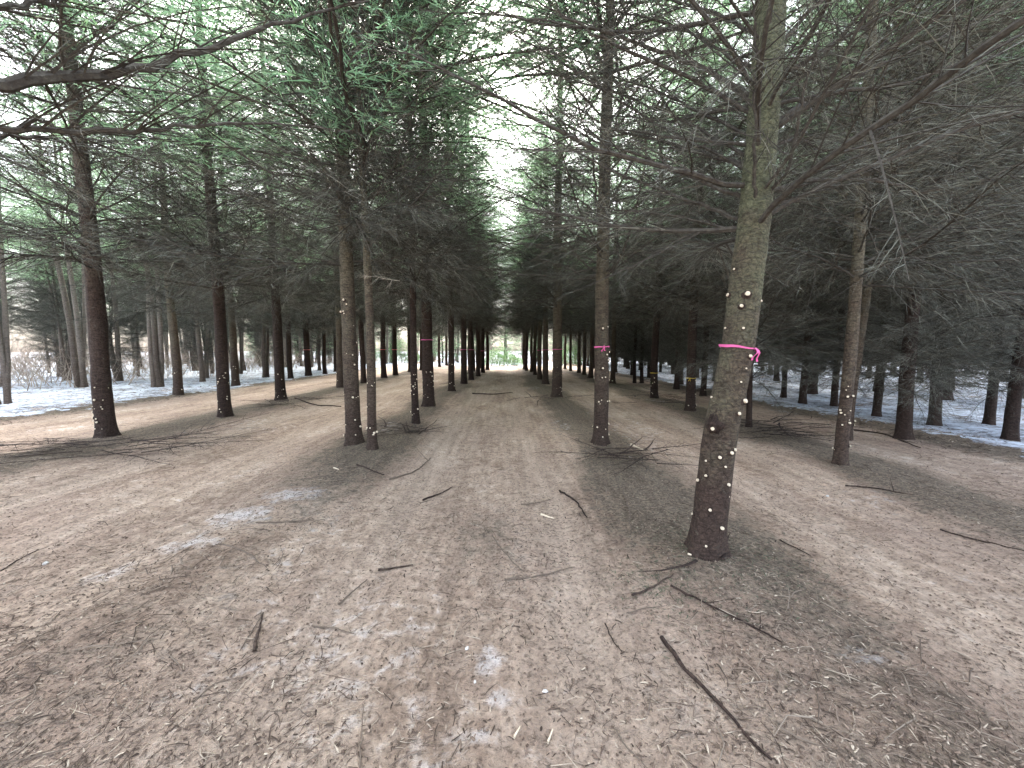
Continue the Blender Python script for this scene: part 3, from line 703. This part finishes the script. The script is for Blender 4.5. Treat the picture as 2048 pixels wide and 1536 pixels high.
# trees standing nearest on the left just outside the picture, whose limbs reach over the track
def reach_tree(x, y, label, paths, seed, r=.13, H=12.0, z0=3.3):
    rng = NPR(seed); zg = float(ground_h(x, y)) - .02
    root = empty("spruce_tree", (x, y, zg)); tag(root, label, "tree", GL1); placed.append((x, y))
    tm, rad, cen = trunk_mesh("trunk", rng, r, H, M_bark, None, 20); link("trunk", tm, root)
    for j, (pts, r0, kw) in enumerate(paths):
        P = [Vector((0, 0, pts[0]))] + [at(*q) - Vector((x, y, zg)) for q in pts[1:]]
        # smooth the way points
        t_ = np.linspace(0, 1, len(P)); ts = np.linspace(0, 1, 30); arr = np.array([list(p) for p in P])
        path = np.stack([np.interp(ts, t_, arr[:, c]) for c in range(3)], 1)
        for _ in range(4): path[1:-1] = (path[:-2] + 2 * path[1:-1] + path[2:]) / 4
        path[1:-1] += NPR(seed + j).normal(0, .006, (28, 3))
        L = float(np.linalg.norm(np.diff(path, axis=0), axis=1).sum())
        g = limb(NPR(seed * 9 + j), L=L, r0=r0, path=path, **kw)
        link("dead_limb", g.mesh("dead_limb", [M_limb, M_twig]), root)
    for k, (i_, M) in enumerate(dead_items(rng, z0, 6.0, 2.2, step=0.4, per=6)):
        link("dead_limb", DEAD_ME[i_], root, M)
    o = link("crown", LIVEV[seed % 5], root)
    return root
kw = dict(sp2=0.05, n3=9, l2=0.28, start2=0.25, w3=.002)
reach_tree(-2.75, 0.55, "spruce just outside the left edge whose thick bare limb crosses the upper left corner",
    [((2.35, (-60, 180, 1.35), (110, 157, 1.5), (250, 146, 1.62), (400, 100, 1.78), (540, 50, 1.95), (740, 2, 2.3)), .025, kw),
     ((2.1, (-50, 258, 1.5), (150, 264, 1.65), (330, 258, 1.8), (520, 243, 2.0), (700, 262, 2.3)), .015, kw),
     ((2.7, (-60, 20, 1.4), (100, 5, 1.6), (260, -30, 1.8)), .016, kw),
     ((1.95, (-60, 272, 1.7), (80, 274, 1.9), (200, 300, 2.3), (330, 330, 3.0)), .012, kw)], 71)

# ---- fill the stand: regular planting beyond the named trees
rng = NPR(7)
def clear(x, y, d):
    return all((x - a) ** 2 + (y - b) ** 2 > d * d for a, b in placed)
TR = [trunk_mesh("trunk", NPR(500 + i), 0.13, H0, [M_bark_dark, M_bark, M_bark_grey][i % 3], None, 8, 0.05)[0] for i in range(6)]
nfill = 0
def filler(x, y, label, group, low, r, stems=1, kind=None, name="spruce_tree"):
    global nfill
    root = empty(name, (x, y, float(ground_h(x, y)) - .02), (0, 0, rng.uniform(0, 6.28)), rng.uniform(.88, 1.1)); tag(root, label, "tree", group)
    placed.append((x, y)); nfill += 1
    for s_ in range(stems):
        t = link("trunk", TR[(kind if kind is not None else rng.integers(0, 2)) + (0 if rng.random() < .5 else 3)], root)
        k = r / .13 * (1 if s_ == 0 else rng.uniform(.6, .9)); t.scale = (k, k, rng.uniform(.85, 1.0))
        if stems > 1:
            a = rng.uniform(0, 6.28); t.rotation_euler = (rng.normal(0, .045), rng.normal(0, .045), a); t.location = (r * 1.3 * math.cos(a), r * 1.3 * math.sin(a), 0)
    if low is not None:
        o = link("dead_branches", (DEADLOW if low else DEADV)[rng.integers(0, 3)], root); o.scale = (rng.uniform(.8, 1.05),) * 2 + (1,)
    if group == GD and rng.random() < .3: return
    o = link("crown", LIVEV[rng.integers(0, 5)], root); q = rng.uniform(.85, 1.05); o.scale = (q, q, rng.uniform(.9, 1.05))
for xr in (7.6, 10.4, 13.2, 16.2, 19.4, 23):        # dark wood on the right
    y = 5.0 + rng.uniform(0, 2)
    while y < 42:
        x = xr + rng.normal(0, .25)
        if x / max(y, 1) < 1.75 and clear(x, y, 1.7):
            filler(x, y, "dark unpruned spruce deep in the wood right of the right snow strip", GD, True, rng.uniform(.09, .15))
        y += rng.uniform(1.9, 3.1) * (1 if xr < 15 else 1.15)
for xr in (-13.6, -16, -18.5, -21.5, -25, -29, -33.5, -38):          # looser grey trees in the snow on the left
    y = 9 + rng.uniform(0, 3)
    while y < 48:
        x = xr + rng.normal(0, .6)
        if abs(x) / y < 1.7 and clear(x, y, 2.0):
            st = int(rng.integers(1, 4))
            filler(x, y, "grey %s tree standing in the snow left of the pruned rows" % ("single stemmed" if st == 1 else "many stemmed"), GB, (None if rng.random() < .45 else (rng.random() < .3)), rng.uniform(.055, .125), st, 2)
        y += rng.uniform(1.9, 3.6)
for xr in ROWS[:5]:                                # the far ends of the pruned rows
    y = 20
    while y < 32:
        if clear(xr, y, 1.5): filler(xr + rng.normal(0, .1), y, "distant pruned spruce near the far end of the rows", "distant pruned spruces at the ends of the rows", False, .12)
        y += 1.8
# wood beyond the clearing: young green spruces in front, thin trunks behind
for k in range(26):
    x = -32 + k * 2.4 + rng.uniform(-.8, .8); y = rng.uniform(44, 49)
    root = empty("spruce_tree", (x, y, 0), (0, 0, rng.uniform(0, 6.28)), rng.uniform(.75, 1.15)); placed.append((x, y))
    tag(root, "green spruce with living branches near the ground beyond the clearing", "tree", "green spruces beyond the clearing")
    t = link("trunk", TR[k % 6], root); t.scale = (1, 1, .72)
    o = link("crown", LIVEV[k % 5], root); o.location.z = -5.2 if k % 3 else -3.6; o.scale = (1.1, 1.1, 1.08)
for k in range(60):
    x = rng.uniform(-34, 30); y = rng.uniform(47, 60)
    if clear(x, y, 2.2): filler(x, y, "distant tree at the edge of the wood beyond the clearing", "trees of the wood beyond the clearing", rng.random() < .6, rng.uniform(.09, .16), 1, 2)

# ------------------------------------------------------------------ clearing at the end of the avenue
def bush(x, y, w, h, label, seed, n=5200):
    rng = NPR(seed); root = empty("leafy_bush", (x, y, float(ground_h(x, y)))); tag(root, label, "bush")
    a = rng.uniform(0, 6.28, n); rr = np.sqrt(rng.random(n)); u = rng.random(n)
    X_ = w / 2 * rr * np.cos(a); Y_ = w * .35 * rr * np.sin(a)
    top = h * (1 - .75 * rr ** 2) * (0.65 + 0.7 * vnoise(X_ + 50, Y_ + 50, .45, seed))
    Z_ = top * (1 - (1 - u) ** 2 * .9)
    p = np.stack([X_, Y_, Z_], 1); d = norm(rng.normal(size=(n, 3)) + [0, 0, .4])
    g = Geo(); v, f = slivers(p, d, rng.normal(0, .02, (n, 3)), rng.uniform(.05, .12, n), rng.uniform(.03, .06, n), rng); g.add(v, f)
    link("foliage", g.mesh("foliage", M_leafy), root)
    m = 60; b0 = np.stack([rng.uniform(-w * .35, w * .35, m), rng.uniform(-.3, .3, m), np.zeros(m)], 1); b1 = b0 + np.stack([rng.normal(0, .25, m), rng.normal(0, .2, m), rng.uniform(.4, .9, m) * h], 1)
    v, f = tubes(np.stack([b0, (b0 + b1) / 2, b1], 1), np.tile([.012, .008, .003], (m, 1)), 3, False); g2 = Geo(); g2.add(v, f)
    link("stem", g2.mesh("stem", M_limb), root)
c = ground_at(1012, 737); bush(c.x - .3, 36.0, 3.9, 1.7, "low green leafy bush at the bright far end of the middle track", 3)
bush(6.6, 37.5, 3.4, 2.0, "green leafy bush seen between far trunks right of the middle track", 4)
bush(-12, 44, 5, 2.6, "green leafy bush seen between far trunks over the left snow", 5, 7000)

# brushwood beyond: uncountable thin stems
def brushwood(seed, n, xr, yr, hr, name, label):
    rng = NPR(seed); b0 = np.stack([rng.uniform(*xr, n), rng.uniform(*yr, n), np.zeros(n)], 1)
    h = rng.uniform(*hr, n); K = 4; u = np.linspace(0, 1, K)
    d = np.stack([rng.normal(0, .35, n), rng.normal(0, .35, n), np.ones(n)], 1); bend = rng.normal(0, .5, (n, 3)) * [1, 1, .1]
    P = b0[:, None] + d[:, None] * (u[None, :, None] * h[:, None, None]) + bend[:, None] * (u[None, :, None] ** 2 * h[:, None, None] * .5)
    g = Geo(); v, f = tubes(P, (rng.uniform(.008, .022, n)[:, None]) * (1 - u * .8)[None], 3, False); g.add(v, f)
    m = n * 9; j = rng.integers(0, n, m); i0 = rng.integers(1, K, m); p = P[j, i0] * .6 + P[j, i0 - 1] * .4
    dd = norm(rng.normal(size=(m, 3)) + [0, 0, .6]); v, f = slivers(p, dd, rng.normal(0, .1, (m, 3)), rng.uniform(.2, .8, m), np.full(m, .012), rng); g.add(v, f)
    tag(link(name, g.mesh(name, M_brush)), label, "brushwood", None, "stuff")
brushwood(1, 2600, (-40, 34), (44, 62), (1.2, 5), "undergrowth", "pale leafless brushwood filling the wood beyond the clearing")
brushwood(3, 2500, (-62, -38), (8, 60), (1.5, 6), "undergrowth", "pale leafless brushwood behind the grey trees at the left")
brushwood(4, 2000, (36, 52), (4, 60), (1.5, 6), "undergrowth", "pale leafless brushwood behind the dark wood at the right")
brushwood(2, 1600, (-40, -16), (14, 44), (.5, 1.8), "undergrowth", "pale leafless twigs standing in the snow between the grey trees")

# ------------------------------------------------------------------ litter on the ground
def scatter_pts(rng, n, ymax, dens):
    out = []
    while sum(len(o) for o in out) < n:
        m = n * 2; y = 0.55 + (ymax - .55) * rng.random(m) ** 1.9; x = (rng.random(m) * 2 - 1) * (1.45 * y + .5)
        k = rng.random(m) < dens(x, y); out.append(np.stack([x[k], y[k]], 1))
    return np.concatenate(out)[:n]
def litter(seed, n, ymax, lr, wr, name, label, mat, dens, thick=.35, curl=.15, cat="litter"):
    rng = NPR(seed); q = scatter_pts(rng, n, ymax, dens); x, y = q[:, 0], q[:, 1]
    z = ground_h(x, y); L = rng.uniform(*lr, n) * (.6 + .8 * rng.random(n) ** 2); w = rng.uniform(*wr, n)
    a = rng.uniform(0, 6.28, n); el = rng.normal(0, .16, n)
    d = np.stack([np.cos(a) * np.cos(el), np.sin(a) * np.cos(el), np.sin(el)], 1); S = 4; u = np.linspace(-.5, .5, S)
    b = np.stack([-np.sin(a), np.cos(a), np.zeros(n)], 1) * (rng.normal(0, curl, n) * L)[:, None]
    up = np.array([0, 0, 1.]) * (rng.uniform(0, .25, n) * L)[:, None]
    P = np.stack([x, y, z + w * .35 + np.abs(np.sin(el)) * L * .3], 1)[:, None] + d[:, None] * (u[None, :, None] * L[:, None, None]) - (b + up)[:, None] * (u[None, :, None] ** 2 * 2) 
    v, f = tubes(P, w[:, None] * .5 * (np.array([.8, 1, .9, .6])[None] * rng.uniform(.45, 1.4, (n, S))), 4, False)
    vz = v.reshape(n, S, 4, 3); vz[..., 2] = P[:, :, None, 2] + (vz[..., 2] - P[:, :, None, 2]) * thick; v = vz.reshape(-1, 3)
    g = Geo(); g.add(v, f); tag(link(name, g.mesh(name, mat)), label, cat, None, "stuff")
dn = lambda x, y: np.clip(0.05 + .9 * row_mask(x) + 1.1 * np.clip(fbm(x, y, .7, 81, 3) - .48, 0, 1) * 3 + .8 * np.exp(-((x + .1) / .8) ** 2 - ((y - 3) / 1.0) ** 2), 0, 1)
litter(1, 30000, 13, (.008, .040), (.002, .009), "litter", "bark chips and wood flakes strewn over the dirt", M_litter, dn)
litter(2, 10000, 14, (.04, .16), (.0018, .0045), "debris", "thin dry twigs strewn over the dirt", M_litter, dn, curl=.2, thick=.9)
litter(6, 16000, 9, (.005, .016), (.005, .014), "dirt_clods", "small clods of earth on the dirt", M_clod, lambda x, y: np.clip(.3 + fbm(x, y, .5, 91, 2), 0, 1), thick=.8, curl=.05)
litter(3, 20000, 7, (.008, .02), (.0012, .0025), "needle_litter", "dropped needles and crumbs covering the dirt", M_litter, lambda x, y: np.clip(.08 + row_mask(x), 0, 1))
def near_bases(x, y):
    d = 0
    for (a, b, r) in ((1.55, 2.75, .42), (1.72, 5.3, .9), (-2.2, 5.7, .8), (.95, 2.3, .25), (-6.4, 8.3, .8), (-6.2, 11, 1)):
        d = d + np.exp(-((x - a) ** 2 + (y - b) ** 2) / r ** 2)
    return np.clip(d, 0, 1) * .9
litter(4, 5200, 12, (.015, .05), (.002, .004), "fallen_needles", "green spruce needle sprays fallen round the tree bases", M_sprig, near_bases)
litter(7, 620, 9, (.14, .40), (.003, .007), "debris", "loose dry twigs scattered mainly along the tree rows", M_stick, lambda x, y: np.clip(.05 + .9 * row_mask(x), 0, 1), curl=.35, thick=.9)
litter(5, 30000, 26, (.03, .20), (.006, .022), "debris", "dark twigs and bark crumbs lying on the old snow", M_litter, lambda x, y: ((x > 6.6) | (x < -10)) * np.clip(y / 16, .15, 1))

# ------------------------------------------------------------------ sticks and branches one can point at
def stick(pix, wpx, label, mat=M_limb, name="fallen_stick", forks=0, seed=1, lift=.0, group="sticks lying on the dirt", cat="stick"):
    rng = NPR(seed); P = [ground_at(*q) for q in pix]
    y = sum(p.y for p in P) / len(P); r = max(wpx / F * y / 2 * .62, .0015)
    t_ = np.linspace(0, 1, len(P)); ts = np.linspace(0, 1, 14); a = np.array([[p.x, p.y, 0] for p in P])
    path = np.stack([np.interp(ts, t_, a[:, c]) for c in range(3)], 1)
    for _ in range(2): path[1:-1] = (path[:-2] + 2 * path[1:-1] + path[2:]) / 4
    L = np.linalg.norm(path[-1] - path[0]); path[:, :2] += rng.normal(0, .006 * min(L, 1), (14, 2))
    path[:, 2] = ground_h(path[:, 0], path[:, 1]) + r * .85 + lift * np.sin(ts * 3.0)
    path[:, 2] = path[:, 2] * .5 + path[:, 2].mean() * .5 + .003
    o0 = path[0].copy(); path = path - o0
    g = Geo(); rad = r * (1.05 - .55 * ts) * (1 + rng.normal(0, .06, 14)); v, f = tubes(path[None], rad[None], 8); g.add(v, f)
    for k in range(forks):
        s = rng.uniform(.25, .95, 1); p, t = interp_path(path, s); d = norm(t + rng.normal(0, .7, (1, 3)) * [1, 1, .2] + [0, 0, .05]); l_ = rng.uniform(.12, .35) * L
        u = np.linspace(0, 1, 6)[:, None]; pp = p + d * u * l_ + rng.normal(0, .06, 3) * [1, 1, .1] * u ** 2 * l_
        pp[:, 2] = np.maximum(pp[:, 2], 0 + ground_h(pp[:, 0] + o0[0], pp[:, 1] + o0[1]) - o0[2] + r * .4)
        v, f = tubes(pp[None], (r * .55 * (1 - .8 * u[:, 0]))[None], 4); g.add(v, f)
    o = link(name, g.mesh(name, mat, True)); o.location = o0
    return tag(o, label, cat, group)
STK = [
 ([(1322, 1289), (1375, 1362), (1440, 1430), (1535, 1545)], 17, "thick dark stick running down to the bottom edge right of centre", M_bark_dark, 0),
 ([(1118, 985), (1150, 1005), (1175, 1040)], 7, "curved dark stick in the middle of the track, above centre", M_bark_dark, 0),
 ([(845, 1001), (878, 990), (905, 975)], 6, "short dark stick on the left part of the middle track", M_bark_dark, 0),
 ([(1010, 1163), (1080, 1156), (1148, 1134)], 6, "long gently bent stick lying across the middle of the dirt", M_stick, 0),
 ([(756, 1141), (790, 1138), (826, 1132)], 8, "short brown stick left of the tread marks", M_bark, 0),
 ([(676, 1206), (705, 1180), (735, 1156)], 6, "straight slanting stick left of the tread marks", M_stick, 0),
 ([(508, 1307), (518, 1265), (526, 1232)], 11, "stout upright-looking stick in the lower left dirt", M_bark, 0),
 ([(484, 1300), (505, 1265), (524, 1235)], 5, "thin stick crossing the stout one in the lower left dirt", M_stick, 1),
 ([(1264, 1200), (1300, 1190), (1346, 1163)], 8, "brown stick left of the base of the thick leaning spruce", M_bark, 0),
 ([(1246, 990), (1258, 1030), (1262, 1070)], 5, "thin wavy stick left of the thick leaning spruce", M_stick, 1),
 ([(440, 1105), (495, 1122), (535, 1152)], 5, "thin arching twig in the left dirt below the pale patch", M_stick, 0),
 ([(515, 1062), (570, 1060), (650, 1052)], 6, "pale-backed twig lying along the pale patch at the left", M_stick, 1),
 ([(718, 1550), (722, 1480), (727, 1412)], 6, "thin upright-looking twig at the bottom edge left of centre", M_stick, 0),
 ([(1340, 1188), (1410, 1225), (1500, 1275), (1562, 1312)], 8, "long forked stick in the litter below the thick leaning spruce", M_bark_dark, 4),
 ([(622, 1252), (665, 1253), (708, 1268)], 5, "thin bent twig in the dirt below the slanting stick", M_stick, 0),
 ([(1042, 1012), (1075, 1006), (1105, 998)], 4, "thin short twig left of the curved dark stick", M_stick, 1),
 ([(778, 962), (830, 946), (862, 916)], 6, "arched stick below the touching pair of spruces", M_stick, 1),
 ([(715, 938), (745, 950), (768, 956)], 6, "short stick at the foot of the touching pair of spruces", M_bark, 0),
 ([(983, 1075), (1005, 1105), (1048, 1148)], 4, "thin twig between the tread marks and the long bent stick", M_stick, 0),
 ([(1230, 1455), (1250, 1490), (1300, 1540)], 6, "thin stick at the bottom edge left of the thick dark one", M_stick, 0),
 ([(1210, 1245), (1225, 1280), (1245, 1305)], 5, "thin stick in the litter above the thick dark one", M_bark, 1),
 ([(385, 1408), (430, 1370), (500, 1352)], 5, "long thin twig in the lower left", M_stick, 0),
 ([(0, 1142), (30, 1120), (75, 1095)], 5, "thin twig at the left edge of the dirt", M_bark_dark, 0),
 ([(945, 788), (985, 790), (1025, 786)], 4, "dark stick lying across the far middle track", M_bark_dark, 0),
 ([(1255, 1232), (1290, 1224), (1330, 1222)], 4, "small twig left of the long forked stick", M_stick, 0),
 ([(1700, 862), (1770, 872), (1840, 900)], 6, "pale brown branch lying beside the right snow strip", M_bark, 1),
 ([(1560, 1085), (1590, 1100), (1625, 1120)], 5, "dark stick on the right-hand track", M_bark_dark, 0),
 ([(1880, 1060), (1960, 1085), (2060, 1110)], 6, "dark stick at the right edge beyond the right-hand track", M_bark_dark, 1),
 ([(1690, 975), (1760, 985), (1830, 1000)], 5, "thin dark stick past the foot of the first right row spruce", M_bark_dark, 1),
 ([(590, 800), (630, 812), (682, 815)], 5, "dark branch on the left-hand track past its row", M_bark_dark, 1),
]
for k, (px_, w_, lb, mt, fk) in enumerate(STK): stick(px_, w_, lb, mt, forks=fk, seed=200 + k)
CH = [(1028, 1482, 1040, 1462, 9, "pale split wood chip near the bottom edge right of centre"), (1082, 1030, 1108, 1038, 8, "pale split chip near the curved dark stick"), (1262, 895, 1287, 905, 8, "pale split chip beside the brush under the second right spruce"),
      (1095, 1492, 1105, 1465, 9, "pale split chip at the bottom centre"), (668, 948, 678, 952, 5, "small pale chip left of the touching pair"), (1375, 1128, 1400, 1136, 7, "pale chip at the foot of the thick leaning spruce")]
for k, (a, b, c_, d_, w_, lb) in enumerate(CH): stick([(a, b), ((a + c_) / 2, (b + d_) / 2), (c_, d_)], w_, lb, M_cut, "wood_chip", 0, 400 + k, group="pale wood chips on the dirt", cat="wood chip")
def stone(px_, py_, s, label, seed):
    rng = NPR(seed); p = ground_at(px_, py_); t = np.linspace(0, 2 * np.pi, 10, endpoint=False); ph = np.linspace(0.2, np.pi - .2, 6); T, Q = np.meshgrid(t, ph)
    r = s * (1 + rng.normal(0, .16, T.shape)); v = np.stack([r * np.sin(Q) * np.cos(T), r * .7 * np.sin(Q) * np.sin(T), r * .55 * np.cos(Q)], -1).reshape(-1, 3)
    i = (np.arange(5)[:, None] * 10); k = np.arange(10)[None]; k2 = (k + 1) % 10; f = np.stack([i + k, i + k2, i + 10 + k2, i + 10 + k], -1).reshape(-1, 4)
    f = np.concatenate([f]); o = link("pebble", make_mesh("pebble", v, f, M_stone, None, False)); o.location = (p.x, p.y, float(ground_h(p.x, p.y)) + s * .3); o.rotation_euler.z = rng.uniform(0, 6)
    tag(o, label, "pebble", "pale pebbles on the dirt")
stone(1090, 1386, .012, "largest white pebble on the dirt at the lower centre", 1); stone(934, 1302, .012, "white pebble left of the frosty streak in the lower centre", 2); stone(950, 1372, .008, "small white pebble on the frosty streak", 3)
stone(92, 1128, .02, "pebble alone in the dirt near the left edge", 4); stone(1655, 990, .02, "pebble on the right-hand track", 5)

# heaps of cut brush
def brush_pile(x, y, w, d, h, n, label, seed, L=(.5, 1.3), ang=None):
    rng = NPR(seed); zg = float(ground_h(x, y)); g = Geo()
    root = None
    for k in range(n):
        a = rng.uniform(0, 6.28) if ang is None else ang + rng.normal(0, .45) + (math.pi if rng.random() < .4 else 0)
        l_ = rng.uniform(*L); q = limb(rng, L=l_, e0=rng.normal(5, 8), e1=rng.normal(0, 8), r0=.015, sp2=.06, n3=8, l2=.34, l3=(.04, .18), w3=.004)
        v, f, m = q.arrays(); v[:, 2] *= .35
        M = Matrix.Translation((rng.normal(0, w / 3), rng.normal(0, d / 3), rng.uniform(.01, h))) @ Matrix.Rotation(a, 4, 'Z')
        v = xf(v, M); v[:, 2] = np.maximum(v[:, 2], ground_h(v[:, 0] + x, v[:, 1] + y) - zg + .004); g.v.append(v); g.f.append(f + g.n); g.m.append(m); g.n += len(v)
    o = link("brush_pile", g.mesh("brush_pile", [M_bark_dark, M_limb])); o.location = (x, y, zg); tag(o, label, "brush pile", "heaps of cut branches")
p = ground_at(1265, 925); brush_pile(p.x, p.y, 1.1, .5, .14, 16, "cut twiggy branches heaped at the foot of the second right spruce", 1, ang=.2)
p = ground_at(200, 905); brush_pile(p.x, p.y, 2.6, .5, .14, 20, "long dark branches lying at the foot of the first spruce of the left row", 2, (1.0, 2.3), .1)
p = ground_at(1545, 880); brush_pile(p.x, p.y, 1.0, .6, .25, 26, "dark brush heaped behind the thick leaning spruce", 3, ang=0)
p = ground_at(1318, 806); brush_pile(p.x, p.y, 1.6, .8, .3, 20, "brush heaped round the foot of the third spruce of the right row", 4)
p = ground_at(560, 812); brush_pile(p.x, p.y, 1.6, .8, .2, 14, "thin brush round the foot of the third spruce of the left row", 5)
p = ground_at(1108, 805); brush_pile(p.x, p.y, 1.5, .8, .16, 12, "low brush at the foot of the third spruce right of the middle track", 6)
p = ground_at(1420, 1140); brush_pile(p.x, p.y, .4, .2, .03, 3, "few thin twigs at the foot of the thick leaning spruce", 7, (.2, .5))
p = ground_at(820, 870); brush_pile(p.x, p.y, 1.2, .6, .1, 11, "low brush at the foot of the slim dark spruce left of the middle track", 8)
print("trees", len(placed), "fill", nfill)
